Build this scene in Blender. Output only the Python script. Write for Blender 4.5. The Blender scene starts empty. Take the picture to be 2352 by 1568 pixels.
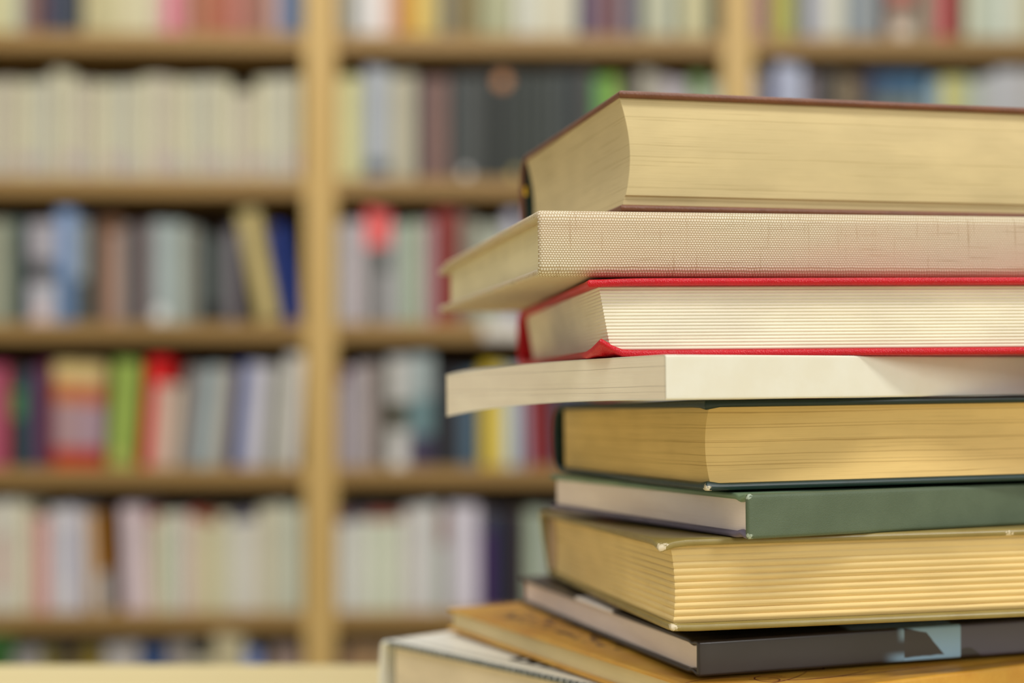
import bpy, bmesh, math, random
from mathutils import Vector, Matrix
random.seed(7)
COL = bpy.context.scene.collection
R = math.radians
CAM_Z = 0.91            # the camera stands at the origin, 0.91 m above the floor
F_PX = 3240.89          # focal length in pixels of the 2352 px wide frame
HOR = 922.3            # image row of the horizon

# ------------------------------------------------------------------ colours and materials
def lin(c, k=1.0):
    o = []
    for v in c:
        v = v / 255.0
        o.append(min(0.92, k * (v / 12.92 if v <= 0.04045 else ((v + 0.055) / 1.055) ** 2.4)))
    return (o[0], o[1], o[2], 1.0)

class N:
    """tiny node-building helper"""
    def __init__(s, name):
        s.m = bpy.data.materials.new(name); s.m.use_nodes = True
        s.t = s.m.node_tree; s.b = s.t.nodes['Principled BSDF']
    def n(s, typ, **kw):
        n = s.t.nodes.new(typ)
        for k, v in kw.items():
            setattr(n, k, v)
        return n
    def link(s, a, b): s.t.links.new(a, b)
    def set(s, n, sock, v):
        if hasattr(v, 'is_linked') or isinstance(v, bpy.types.NodeSocket): s.link(v, n.inputs[sock])
        else: n.inputs[sock].default_value = v
    def math(s, op, a, b=None, clamp=False):
        n = s.n('ShaderNodeMath', operation=op); n.use_clamp = clamp
        s.set(n, 0, a)
        if b is not None: s.set(n, 1, b)
        return n.outputs[0]
    def mix(s, f, a, b):
        n = s.n('ShaderNodeMix', data_type='RGBA')
        s.set(n, 0, f); s.set(n, 6, a); s.set(n, 7, b)
        return n.outputs[2]
    def mapped(s, scale, out='Object'):
        tc = s.n('ShaderNodeTexCoord'); mp = s.n('ShaderNodeMapping')
        mp.inputs['Scale'].default_value = scale
        s.link(tc.outputs[out], mp.inputs['Vector']); return mp.outputs[0]
    def noise(s, vec, scale=1.0, detail=2.0, rough=0.5):
        n = s.n('ShaderNodeTexNoise'); n.inputs['Scale'].default_value = scale
        n.inputs['Detail'].default_value = detail; n.inputs['Roughness'].default_value = rough
        s.link(vec, n.inputs['Vector']); return n.outputs['Fac']
    def ramp(s, f, lo, hi):
        n = s.n('ShaderNodeMapRange'); n.interpolation_type = 'SMOOTHSTEP'
        s.set(n, 0, f); n.inputs[1].default_value = lo; n.inputs[2].default_value = hi
        return n.outputs[0]
    def bump(s, h, dist, strength=1.0):
        n = s.n('ShaderNodeBump'); n.inputs['Strength'].default_value = strength
        n.inputs['Distance'].default_value = dist
        s.link(h, n.inputs['Height']); s.link(n.outputs[0], s.b.inputs['Normal'])
    def xyz(s, out='Object'):
        tc = s.n('ShaderNodeTexCoord'); sp = s.n('ShaderNodeSeparateXYZ')
        s.link(tc.outputs[out], sp.inputs[0]); return sp.outputs

def paper(name, c_main, c_dark, lines=1.0, coarse=420.0, line_z=(), k=1.0, bump=0.00012):
    s = N(name)
    # leaf edges: very stretched noise, a little warped along the sheet
    tc = s.n('ShaderNodeTexCoord'); sp = s.n('ShaderNodeSeparateXYZ'); s.link(tc.outputs['Object'], sp.inputs[0])
    wob = s.noise(s.mapped((14, 14, 40)), 1.0, 2.0)
    z = s.math('ADD', sp.outputs[2], s.math('MULTIPLY', s.math('SUBTRACT', wob, 0.5), 0.0016))
    cb = s.n('ShaderNodeCombineXYZ')
    s.link(s.math('MULTIPLY', sp.outputs[0], 0.008), cb.inputs[0]); s.link(s.math('MULTIPLY', sp.outputs[1], 0.008), cb.inputs[1]); s.link(z, cb.inputs[2])
    fine = s.noise(cb.outputs[0], 3800.0, 2.0, 0.6)
    mid = s.noise(cb.outputs[0], coarse * 3.2, 3.0, 0.65)
    broad = s.noise(s.mapped((22, 22, 60)), 1.0, 3.0, 0.5)
    f = s.math('ADD', s.math('MULTIPLY', s.ramp(fine, 0.38, 0.30), 0.40 * lines), s.math('MULTIPLY', s.ramp(mid, 0.42, 0.30), 0.75 * lines))
    for (zz, th) in line_z:
        d = s.math('ABSOLUTE', s.math('SUBTRACT', z, zz))
        f = s.math('ADD', f, s.math('MULTIPLY', s.ramp(d, th, th * 0.35), 0.75))
    f = s.math('MINIMUM', f, 1.0)
    c = s.mix(s.ramp(broad, 0.35, 0.7), lin(c_main, k * 0.93), lin(c_main, k * 1.04))
    c = s.mix(s.math('MULTIPLY', f, 0.7), c, lin(c_dark, k))
    s.link(c, s.b.inputs['Base Color']); s.b.inputs['Roughness'].default_value = 0.85
    s.b.inputs['Specular IOR Level'].default_value = 0.2
    h = s.math('ADD', s.math('MULTIPLY', mid, 1.0), s.math('MULTIPLY', fine, 0.5))
    s.bump(h, bump, 0.8)
    return s.m

def cover(name, c, c2=None, rough=0.5, grain=0, gdepth=0.0001, spec=0.4, k=1.0, wear=(), wear_col=(225, 215, 190), coat=0.0):
    s = N(name)
    c2 = c2 or tuple(int(v * 0.85) for v in c)
    nz = s.noise(s.mapped((1, 1, 1)), 45.0, 4.0, 0.6)
    col = s.mix(s.ramp(nz, 0.3, 0.7), lin(c, k), lin(c2, k))
    if wear:
        tc = s.n('ShaderNodeTexCoord'); fac = None
        wn = s.noise(s.mapped((1, 1, 1)), 900.0, 3.0, 0.6)
        for (p, rad) in wear:
            vd = s.n('ShaderNodeVectorMath', operation='DISTANCE')
            s.link(tc.outputs['Object'], vd.inputs[0]); vd.inputs[1].default_value = p
            a = s.math('ADD', s.math('DIVIDE', vd.outputs['Value'], rad), s.math('MULTIPLY', s.math('SUBTRACT', wn, 0.5), 2.6))
            a = s.ramp(a, 0.9, 0.6)
            fac = a if fac is None else s.math('MAXIMUM', fac, a)
        col = s.mix(fac, col, lin(wear_col, k))
    s.link(col, s.b.inputs['Base Color'])
    s.b.inputs['Roughness'].default_value = rough
    s.b.inputs['Specular IOR Level'].default_value = spec
    s.b.inputs['Coat Weight'].default_value = coat
    if grain:
        v = s.n('ShaderNodeTexVoronoi'); v.inputs['Scale'].default_value = grain
        s.link(s.mapped((1, 1, 1)), v.inputs['Vector'])
        s.bump(v.outputs['Distance'], gdepth, 1.0)
    else:
        s.bump(s.noise(s.mapped((1, 1, 1)), 300.0, 3.0), 0.00008, 0.6)
    return s.m

def linen():
    s = N('woven_linen')
    tc = s.n('ShaderNodeTexCoord'); sp = s.n('ShaderNodeSeparateXYZ'); s.link(tc.outputs['UV'], sp.inputs[0])
    wv = s.n('ShaderNodeTexNoise'); wv.inputs['Scale'].default_value = 160.0; wv.inputs['Detail'].default_value = 3.0
    s.link(tc.outputs['UV'], wv.inputs['Vector'])
    wob = s.math('MULTIPLY', s.math('SUBTRACT', wv.outputs['Fac'], 0.5), 0.0006)
    u = s.math('ADD', sp.outputs[0], wob); v = s.math('ADD', sp.outputs[1], wob)
    # every other row is shifted half a thread, as in a plain weave
    row = s.math('FLOOR', s.math('DIVIDE', v, 0.00091))
    sh = s.math('MULTIPLY', s.math('MODULO', row, 2.0), 0.00058)
    a = s.math('ABSOLUTE', s.math('SINE', s.math('MULTIPLY', s.math('ADD', u, sh), math.pi / 0.00116)))
    b = s.math('ABSOLUTE', s.math('SINE', s.math('MULTIPLY', v, math.pi / 0.00091)))
    h = s.math('MULTIPLY', s.math('POWER', a, 0.75), s.math('POWER', b, 0.8))
    # slub: single threads that are darker or thicker
    su = s.noise(s.mapped((900, 40, 1), 'UV'), 1.0, 2.0); sv = s.noise(s.mapped((30, 900, 1), 'UV'), 1.0, 2.0)
    dark = s.math('MAXIMUM', s.ramp(su, 0.60, 0.72), s.ramp(sv, 0.60, 0.72))
    col = s.mix(h, lin((170, 144, 94)), lin((242, 236, 214)))
    col = s.mix(s.math('MULTIPLY', dark, 0.38), col, lin((150, 118, 70)))
    tone = s.noise(s.mapped((18, 60, 1), 'UV'), 1.0, 3.0)
    col = s.mix(s.math('MULTIPLY', s.ramp(tone, 0.35, 0.7), 0.3), col, lin((212, 178, 150)))
    s.link(col, s.b.inputs['Base Color']); s.b.inputs['Roughness'].default_value = 0.9
    s.b.inputs['Specular IOR Level'].default_value = 0.15
    s.bump(h, 0.00022, 1.0)
    return s.m

def plain(name, c, rough=0.6, k=1.0, spec=0.35):
    s = N(name); s.b.inputs['Roughness'].default_value = rough
    s.b.inputs['Specular IOR Level'].default_value = spec
    nz = s.noise(s.mapped((9, 9, 9)), 1.0, 3.0)
    s.link(s.mix(s.ramp(nz, 0.3, 0.7), lin(c, k * 0.92), lin(c, k * 1.05)), s.b.inputs['Base Color'])
    return s.m

def wood(name, c, c2, axis='x', rough=0.5, k=1.0):
    s = N(name)
    sc = {'x': (1.5, 40, 40), 'z': (40, 40, 1.5)}[axis]
    nz = s.noise(s.mapped(sc), 1.0, 4.0, 0.6)
    s.link(s.mix(s.ramp(nz, 0.3, 0.7), lin(c, k), lin(c2, k)), s.b.inputs['Base Color'])
    s.b.inputs['Roughness'].default_value = rough
    s.bump(nz, 0.0003, 0.3)
    return s.m

# ------------------------------------------------------------------ object helpers
def tag(o, label=None, cat=None, group=None, kind=None):
    if label: o['label'] = label
    if cat: o['category'] = cat
    if group: o['group'] = group
    if kind: o['kind'] = kind
    return o

def empty(name, mat):
    o = bpy.data.objects.new(name, None); COL.objects.link(o); o.matrix_world = mat
    o.empty_display_size = 0.05
    return o

def mesh_obj(name, verts, faces, mats, parent=None, fmat=None, uvs=None, sharp=35, smooth=True):
    me = bpy.data.meshes.new(name); me.from_pydata(verts, [], faces); me.update()
    for m in (mats if isinstance(mats, (list, tuple)) else [mats]): me.materials.append(m)
    if fmat: me.polygons.foreach_set('material_index', fmat)
    if uvs:
        ul = me.uv_layers.new(name='UVMap')
        for lp in me.loops: ul.data[lp.index].uv = uvs[lp.vertex_index]
    bm = bmesh.new(); bm.from_mesh(me); bmesh.ops.recalc_face_normals(bm, faces=bm.faces); bm.to_mesh(me); bm.free()
    if smooth:
        me.polygons.foreach_set('use_smooth', [True] * len(me.polygons))
        me.set_sharp_from_angle(angle=R(sharp))
    o = bpy.data.objects.new(name, me); COL.objects.link(o)
    if parent: o.parent = parent
    return o

def box(name, lo, hi, m, parent=None, bev=0.0):
    bm = bmesh.new(); bmesh.ops.create_cube(bm, size=1.0)
    for v in bm.verts:
        v.co = Vector([(lo[i] + hi[i]) / 2 + v.co[i] * (hi[i] - lo[i]) for i in range(3)])
    if bev: bmesh.ops.bevel(bm, geom=bm.edges[:], offset=bev, segments=2, affect='EDGES', profile=0.5)
    me = bpy.data.meshes.new(name); bm.to_mesh(me); bm.free(); me.materials.append(m)
    o = bpy.data.objects.new(name, me); COL.objects.link(o)
    if parent: o.parent = parent
    return o

# ------------------------------------------------------------------ the stack: hand-made books
def stations(L, r, n, r0=True, r1=True):
    """positions along a border-to-border run with extra ones where the edge rounds; returns (pos, roundness)"""
    out = []
    if r0:
        for a in (0.0, 0.08, 0.3, 0.62): out.append((a * r, math.sqrt(max(0, 1 - (1 - a) ** 2)) * 0.9 + 0.1))
        s = r
    else: s = 0.0
    e = L - r if r1 else L
    for i in range(n + 1): out.append((s + (e - s) * i / n, 1.0))
    if r1:
        for a in (0.62, 0.3, 0.08, 0.0): out.append((L - a * r, math.sqrt(max(0, 1 - (1 - a) ** 2)) * 0.9 + 0.1))
    return out

def profile(W, T, t, rc, bulge, groove, gq=0.007):
    """centre line of the case seen from the head: q = distance from the spine, z = height.
       returns three runs (bottom board, spine, top board) of (q, z)"""
    h = t / 2; z0, z1 = h, T - h; rr = max(rc - h, 0.0003)
    def dip(q): return groove * math.exp(-((q - gq) / 0.0022) ** 2)
    qs = []
    n = 46
    for i in range(n + 1):
        a = i / n; q = h + rr + (W - h - rr) * (a ** 1.8); qs.append(q)
    bottom = [(q, z0 + dip(q)) for q in reversed(qs)]
    top = [(q, z1 - dip(q)) for q in qs]
    sp = []
    for i in range(9):
        a = math.pi / 2 * i / 8; sp.append((h + rr - rr * math.sin(a), z0 + rr - rr * math.cos(a)))
    for i in range(1, 14):
        a = i / 14; sp.append((h, z0 + rr + (z1 - z0 - 2 * rr) * a))
    for i in range(9):
        a = math.pi / 2 * i / 8; sp.append((h + rr - rr * math.cos(a), z1 - rr + rr * math.sin(a)))
    sp = [(q - bulge * max(0.0, math.sin(math.pi * (z - z0) / (z1 - z0))) ** 0.8 if bulge else q, z) for q, z in sp]
    return bottom, sp, top

def sheet(name, run, L, t, m, parent, mapq, warp=None, round_a=False, round_b=False, nx=46, arc0=0.0):
    # resample the run so that its free ends round off
    P = [Vector((0, q, z)) for q, z in run]
    arc = [0.0]
    for a, b in zip(P[:-1], P[1:]): arc.append(arc[-1] + (b - a).length)
    tot = arc[-1]; r = t * 0.5
    pos = [(s, 1.0) for s in arc]
    if round_a: pos = [x for x in stations(tot, r, 2, True, False)[:4]] + [(s, 1.0) for s in arc if s > r]
    if round_b: pos = [x for x in pos if x[0] < tot - r] + [x for x in stations(tot, r, 2, False, True)[-4:]]
    def at(s):
        s = min(max(s, 0), tot)
        for i in range(len(arc) - 1):
            if arc[i + 1] >= s - 1e-12:
                f = (s - arc[i]) / max(arc[i + 1] - arc[i], 1e-9)
                break
        p = P[i].lerp(P[i + 1], f)
        i0, i1 = max(i - 0, 0), min(i + 1, len(P) - 1)
        if f > 0.6 and i + 2 < len(P): i1 = i + 2
        if f < 0.4 and i > 0: i0 = i - 1
        d = (P[i1] - P[i0]).normalized()
        return p, Vector((0, -d.z, d.y))      # normal
    xs = stations(L, r, nx)
    verts = []; uvs = []
    npf = len(pos)
    for side in (1, -1):
        for (x, ex) in xs:
            for (s, es) in pos:
                p, n = at(s); e = min(ex, es)
                q = p + n * (side * r * e)
                c = Vector((x, mapq(q.y), q.z))
                if warp: c = c + Vector(warp(x, q.y, q.z))
                verts.append(c); uvs.append((x, s + arc0))
    nn = len(xs) * npf; faces = []
    for i in range(len(xs) - 1):
        for j in range(npf - 1):
            a = i * npf + j
            faces.append((a, a + 1, a + npf + 1, a + npf))
            faces.append((nn + a, nn + a + npf, nn + a + npf + 1, nn + a + 1))
    for j in range(npf - 1):
        for i in (0, len(xs) - 1):
            a = i * npf + j; faces.append((a, a + 1, nn + a + 1, nn + a))
    for i in range(len(xs) - 1):
        for j in (0, npf - 1):
            a = i * npf + j; faces.append((a, a + npf, nn + a + npf, nn + a))
    return mesh_obj(name, verts, faces, m, parent, uvs=uvs, sharp=50), tot

def pages(name, x0, x1, y0, y1, z0, z1, m, parent, off=None, warp=None, nz=150, nx=60, ny=30):
    """block of leaves, one closed mesh; off(u, face) moves the fore edge / head in and out with height u"""
    verts = []; faces = []
    ring = []
    for i in range(ny): ring.append((0.0, 1 - i / ny, 'h'))
    for i in range(nx): ring.append(((i / nx) ** 1.3, 0.0, 'f'))
    for i in range(8): ring.append((1.0, i / 8, 't'))
    for i in range(8): ring.append((1 - i / 8, 1.0, 's'))
    n = len(ring)
    for k in range(nz + 1):
        u = k / nz; z = z0 + (z1 - z0) * u
        ox, oy = off(u) if off else (0, 0)
        for (a, b, f) in ring:
            x = x0 + ox + (x1 - x0 - ox) * a
            y = y0 + oy + (y1 - y0 - oy) * b
            c = Vector((x, y, z))
            if warp: c = c + Vector(warp(x, y, z))
            verts.append(c)
    for k in range(nz):
        for i in range(n):
            j = (i + 1) % n
            faces.append((k * n + i, k * n + j, (k + 1) * n + j, (k + 1) * n + i))
    if not warp: faces.append(tuple(range(n))); faces.append(tuple(nz * n + i for i in range(n)))
    return mesh_obj(name, verts, faces, m, parent, sharp=60)

def frame(C, th, pi, ro):
    th, pi, ro = R(th), R(pi), R(ro)
    u = Vector((math.cos(th) * math.cos(ro), math.sin(th) * math.cos(ro), math.sin(ro)))
    v = Vector((-math.sin(th) * math.cos(pi), math.cos(th) * math.cos(pi), math.sin(pi)))
    w = u.cross(v).normalized(); v = w.cross(u).normalized()
    M = Matrix((u, v, w)).transposed().to_4x4(); M.translation = Vector((C[0], C[1], C[2] + CAM_Z))
    return M

def book(name, label, C, ang, L, W, T, t, spine_front, mats, pm, rc=0.003, bulge=0.0, groove=0.0,
         sq=0.003, off=None, warp=None, pwarp=None, prange=None, names=('back_cover', 'spine', 'front_cover'), nz=150, gq=0.007):
    root = empty(name, frame(C, *ang)); tag(root, label, 'book', 'books stacked on the table')
    mq = (lambda q: q) if spine_front else (lambda q: W - q)
    b, s, tp = profile(W, T, t, rc, bulge, groove, gq)
    wq = (lambda x, q, z: warp(x, q, z)) if warp else None
    o1, a1 = sheet(names[0], b, L, t, mats[0], root, mq, wq, round_a=True)
    o2, a2 = sheet(names[1], s, L, t, mats[1], root, mq, wq, arc0=a1)
    o3, a3 = sheet(names[2], tp, L, t, mats[2], root, mq, wq, round_b=True, arc0=a1 + a2)
    pr = prange or {}
    if spine_front: y0, y1 = t + 0.0004, W - sq
    else: y0, y1 = sq, W - t - 0.0008
    pb = pages('page_block', pr.get('x0', sq), L - sq, pr.get('y0', y0), pr.get('y1', y1), t * 1.0, T - t * 1.0, pm, root, off, pwarp, nz)
    return root, (o1, o2, o3, pb)

def smooth(a, b, x):
    x = min(max((x - a) / (b - a), 0), 1); return x * x * (3 - 2 * x)

# --- brown book at the top of the stack
T = 0.0502
m_brown = cover('brown_bookcloth', (124, 76, 50), (110, 66, 42), rough=0.42, grain=900, gdepth=0.00012, spec=0.5)
root, parts = book('hardcover_book', 'thick brown hardcover with plain cream fore edge, topmost of the stack',
     (0.0452, 0.5863, 0.0794), (14.1, -0.35, 0.76), 0.24, 0.1645, T, 0.0027, False, (m_brown,) * 3,
     paper('cream_leaves_brown', (214, 195, 146), (160, 138, 88), lines=1.0, coarse=420, line_z=((0.0052, 0.00022), (0.0102, 0.00016), (0.0232, 0.00013), (0.0395, 0.00018))),
     rc=0.009, bulge=0.0045, groove=0.0, sq=0.0028,
     prange=dict(x0=0.0006, y1=0.1560),
     off=lambda u: (0.0042 * math.sin(math.pi * min(1, (1 - u) * 0.86 + 0.03)) ** 0.9, -0.0016 * math.sin(math.pi * u) + 0.0012 * (u < 0.09)),
     names=('back_cover', 'spine', 'front_cover'))
m_dkg = cover('green_spine_lining', (26, 52, 44), rough=0.6)
b_, s_, t_ = profile(0.1645 - 0.004, T - 0.004, 0.001, 0.008, 0.003, 0)
sh, _ = sheet('spine_lining', [(q + 0.003, z + 0.002) for q, z in s_], 0.236, 0.0012, m_dkg, root, lambda q: 0.1645 - q); sh.location.x = 0.002
sh['label'] = 'dark green lining inside the spine'
hb = [(0.0045, 0.1545, T * 0.30 + 0.0025 * math.cos(a)) for a in [0]]
vs = []; fs = []
for i in range(15):
    a = i / 14; z = 0.0295 + 0.005 * a; y = 0.1585 + 0.0012 * math.sin(math.pi * a)
    for j in range(8):
        c = 2 * math.pi * j / 8; vs.append((0.0012 + 0.0008 * math.cos(c), y + 0.0009 * math.sin(c), z))
for i in range(14):
    for j in range(8):
        fs.append((i * 8 + j, i * 8 + (j + 1) % 8, i * 8 + 8 + (j + 1) % 8, i * 8 + 8 + j))
hbo = mesh_obj('headband', vs, fs, plain('yellow_headband', (235, 190, 40)), root); hbo['label'] = 'yellow headband'

# --- linen book
m_lin = linen(); T = 0.0265
def warp_linen(x, q, z):
    top = z > T / 2
    d = smooth(0.215, 0.239, q) ** 2
    return (0, 0, -0.0022 * d if top else 0)
book('hardcover_book', 'hardcover bound in coarse beige linen, spine outwards, second from the top of the stack',
     (0.0109, 0.5620, 0.0501), (12.3, 0.18, 0.93), 0.27, 0.2445, T, 0.0034, True, (m_lin,) * 3,
     paper('cream_leaves_linen', (230, 218, 176), (205, 182, 126), lines=0.25, coarse=300),
     rc=0.0042, bulge=0.0004, groove=0.0, sq=0.009, warp=warp_linen, prange=dict(x0=0.0050))

# --- red book
m_red = cover('red_leathercloth', (204, 2, 28), (190, 2, 24), rough=0.36, grain=1900, gdepth=0.00016, spec=0.42)
T = 0.0317
def warp_red(x, q, z):
    W_ = 0.2554; y = W_ - q
    if z < T / 2:      # lower board: the corner curls up
        k = math.exp(-(x / 0.0075) ** 2) * math.exp(-(y / 0.009) ** 2)
        return (0.003 * k, 0, 0.0048 * k)
    k = math.exp(-(x / 0.012) ** 2) * math.exp(-(y / 0.014) ** 2)
    return (-0.0016 * k, 0, -0.0006 * k)
def off_red(u):
    r = abs(math.sin(math.pi * 19 * u)); 
    return (0.0052 - 0.0042 * u - 0.00032 * r, 0.0018 * u + 0.0004 - 0.00042 * r ** 0.7)
book('hardcover_book', 'bright red hardcover with ribbed white fore edge and curled lower corner, below the linen book',
     (0.0319, 0.5608, 0.0175), (6.4, 0.54, 0.68), 0.25, 0.2554, T, 0.0030, False, (m_red,) * 3,
     paper('white_leaves_red', (238, 230, 206), (196, 178, 132), lines=0.5, coarse=260),
     rc=0.007, bulge=0.004, sq=0.003, off=off_red, warp=warp_red, nz=380, prange=dict(y1=0.2445))

# --- white paperback
m_white = cover('white_gloss_card', (230, 228, 212), (226, 222, 202), rough=0.28, spec=0.5)
T = 0.0171
def warp_white(x, q, z):
    # only the corner that nothing supports sags
    e = 0.0278 - 0.9785 * x + 0.2062 * q
    d = max(0.0, e - 0.030) / 0.0377
    flare = (0.5 - z / T) * -0.0036 * min(1.0, d) ** 2
    return (0, 0, -0.0056 * d ** 2.6 + flare)
book('paperback_book', 'glossy blank white paperback, drooping at its far end, spine outwards under the red book',
     (0.0579, 0.5298, 0.0006), (27.9, -0.18, 0.67), 0.23, 0.1937, T, 0.00045, True, (m_white,) * 3,
     paper('white_leaves_paperback', (244, 232, 210), (120, 104, 84), lines=0.25, coarse=230, line_z=((0.0052, 0.00016), (0.0128, 0.00014), (0.0030, 0.0001))),
     rc=0.0009, sq=0.0004, warp=warp_white, pwarp=lambda x, y, z: warp_white(x, y, z), prange=dict(x0=0.0001))

# --- dark green book
T = 0.0364
m_dg = cover('dark_green_bookcloth', (20, 52, 50), (16, 44, 40), rough=0.36, spec=0.5, wear=(((0.0005, 0.001, 0.0006), 0.0022),))
m_dg2 = cover('dark_green_bookcloth_top', (24, 46, 40), (18, 38, 32), rough=0.4, spec=0.4)
def warp_dg(x, q, z):
    y = 0.1990 - q; k = math.exp(-(x / 0.0045) ** 2) * math.exp(-(y / 0.006) ** 2)
    zc = 0.0015 if z < T / 2 else T - 0.0015
    up = (z - zc) * 0.8 * k if (z - zc) * (1 if z < T / 2 else -1) > 0 else 0
    return (0, 0, up)
book('hardcover_book', 'thick dark green hardcover with yellowed ochre pages, under the white paperback',
     (0.0774, 0.5625, -0.0357), (16.0, -0.61, 0.73), 0.25, 0.1990, T, 0.0030, False, (m_dg, m_dg, m_dg2),
     paper('ochre_leaves', (218, 188, 122), (138, 104, 44), lines=0.9, coarse=260, line_z=((0.0098, 0.00022), (0.0112, 0.00013), (0.0140, 0.0002), (0.0192, 0.00022), (0.0198, 0.00012), (0.0250, 0.0002), (0.0262, 0.00013), (0.0312, 0.0002))),
     rc=0.009, bulge=0.004, sq=0.003, warp=warp_dg, nz=260, prange=dict(y1=0.1905),
     off=lambda u: (0.0002, 0.0046 * max(0.0, math.sin(math.pi * u)) ** 0.8 - 0.001 * (u > 0.97)))

# --- sage green book
T = 0.0179
m_sg = cover('sage_green_bookcloth', (88, 103, 80), (80, 95, 72), rough=0.5, grain=2600, gdepth=0.00007, spec=0.4, wear=(((0.0, 0.0, T), 0.0024), ((0.0, 0.0, 0.0), 0.0026)), wear_col=(168, 182, 164))
m_sg_lit = cover('sage_green_bookcloth_top_lit', (122, 146, 116), (112, 136, 106), rough=0.42, spec=0.5)  # lighter copy of the sage cloth, with the top ledge's highlight painted in
m_mauve = cover('grey_mauve_board', (112, 104, 124), (100, 94, 112), rough=0.5)
root, pp = book('hardcover_book', 'thin sage green hardcover with square blank spine outwards, under the dark green book',
     (0.0930, 0.5556, -0.0543), (22.4, -0.40, 0.48), 0.25, 0.1914, T, 0.0026, True, (m_mauve, m_sg, m_sg_lit),
     paper('pinkish_leaves', (244, 228, 218), (160, 138, 128), lines=0.35, coarse=260),
     rc=0.0014, groove=0.0010, sq=0.0030, gq=0.0065, prange=dict(x0=0.0022))
pp[0]['label'] = 'grey mauve lower board'

# --- olive gold book
T = 0.0372
m_ol = cover('olive_gold_boards', (148, 132, 74), (136, 118, 60), rough=0.34, spec=0.45, coat=0.1,
             wear=(((-0.0020, 0.0002, T - 0.0030), 0.0034), ((0.0020, 0.0002, 0.0022), 0.0036), ((0.150, 0.0, T - 0.0028), 0.0020)), wear_col=(214, 200, 168))
def warp_ol(x, q, z):
    y = 0.2345 - q; k = math.exp(-(x / 0.006) ** 2) * math.exp(-(y / 0.006) ** 2)
    dx = 0.0022 - 0.0050 * min(1.0, max(0.0, z / T))
    return (dx, 0, (-0.0022 if z > T / 2 else 0.0004) * k)
def off_ol(u):
    n = 11.4; w = (u * n) % 1.0
    amp = 1.0 if u < 0.62 else (0.75 if u < 0.8 else 0.35)
    ridge = max(0.0, math.sin(math.pi * w ** 1.5)) ** 0.6 if 0 < w < 1 else 0
    return (0.0010 + 0.0034 * math.sin(math.pi * (0.15 + 0.62 * (1 - u))) - 0.0022 - 0.0006 * ridge * amp, 0.0008 + 0.0006 * math.sin(math.pi * u) - 0.0010 * ridge * amp)
root, pp = book('hardcover_book', 'thick olive gold hardcover with wavy page bundles and chipped white corners, under the sage book',
     (0.0614, 0.5613, -0.0920), (10.7, -1.45, 0.70), 0.25, 0.2345, T, 0.0031, False, (m_ol,) * 3,
     paper('golden_leaves', (229, 202, 140), (172, 136, 72), lines=0.8, coarse=240, line_z=((0.0345, 0.0003),)),
     rc=0.004, bulge=0.0015, sq=0.0034, warp=warp_ol, off=off_ol, nz=420, prange=dict(y1=0.2235))
lin_ = box('spine_lining', (0.002, 0.2250, 0.0045), (0.246, 0.2290, T - 0.0045), plain('pale_mull', (216, 190, 160)), root)
lin_['label'] = 'pale lining strip'

# --- charcoal book with the light blue picture
T = 0.0148
def charcoal(name, side):
    s = N(name); o = s.xyz(); x, y, z = o[0], o[1], o[2]
    base = s.mix(s.ramp(s.noise(s.mapped((1, 1, 1)), 30.0, 3.0), 0.3, 0.7), lin((46, 40, 38)), lin((52, 47, 48)))
    grey = s.mix(s.ramp(x, 0.1265, 0.1271), base, lin((84, 80, 94)))
    blot = s.noise(s.mapped((60, 60, 110)), 1.0, 3.0, 0.55)
    if side == 'spine':
        nb = s.math('MULTIPLY', s.math('SUBTRACT', blot, 0.5), 0.0022)
        inside = s.math('MULTIPLY', s.ramp(x, 0.0978, 0.0984), s.ramp(x, 0.1271, 0.1265))
        b1 = s.math('SUBTRACT', 0.0147, s.math('MULTIPLY', s.math('SUBTRACT', x, 0.0992), 0.26))
        b2 = s.math('SUBTRACT', 0.0108, s.math('MULTIPLY', s.math('SUBTRACT', x, 0.1105), 1.05))
        top = s.math('ADD', s.math('MINIMUM', b1, b2), nb)
        sil = s.math('MULTIPLY', s.ramp(s.math('SUBTRACT', top, z), -0.0003, 0.0006), s.ramp(s.math('ADD', z, nb), 0.0014, 0.0024))
        blue = s.mix(sil, lin((150, 188, 214)), lin((54, 46, 42)))
        # pale smears left of the silhouette, dark hump right of the picture
        s1 = s.math('MULTIPLY', s.math('MULTIPLY', s.ramp(s.math('ADD', x, nb), 0.0935, 0.0975), s.ramp(x, 0.0998, 0.0980)), s.ramp(z, 0.0075, 0.0120))
        s2 = s.math('MULTIPLY', s.math('MULTIPLY', s.ramp(s.math('ADD', x, nb), 0.0860, 0.0975), s.ramp(x, 0.0998, 0.0980)), s.ramp(s.math('ADD', z, nb), 0.0055, 0.0020))
        grey = s.mix(s.math('MULTIPLY', s.math('MAXIMUM', s1, s2), 0.75), grey, lin((150, 188, 214)))
        hump = s.math('ADD', s.math('MULTIPLY', s.math('POWER', s.math('ABSOLUTE', s.math('DIVIDE', s.math('SUBTRACT', x, 0.1300), 0.0080)), 2.0), 0.0045), z)
        grey = s.mix(s.ramp(s.math('ADD', hump, nb), 0.0050, 0.0036), grey, lin((50, 44, 44)))
        col = s.mix(inside, grey, blue)
    elif side == 'front':
        inside = s.math('MULTIPLY', s.ramp(x, 0.073, 0.077), s.ramp(x, 0.1271, 0.1265))
        col = s.mix(inside, grey, lin((150, 188, 240)))
        patch = s.math('MULTIPLY', s.math('MULTIPLY', s.ramp(y, 0.090, 0.093), s.ramp(y, 0.142, 0.139)), s.ramp(x, 0.045, 0.043))
        col = s.mix(patch, col, lin((246, 240, 238)))
    else:
        col = grey
    s.link(col, s.b.inputs['Base Color']); s.b.inputs['Roughness'].default_value = 0.30
    s.b.inputs['Specular IOR Level'].default_value = 0.55
    s.bump(s.noise(s.mapped((1, 1, 1)), 400.0, 2.0), 0.00004, 0.5)
    return s.m
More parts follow.
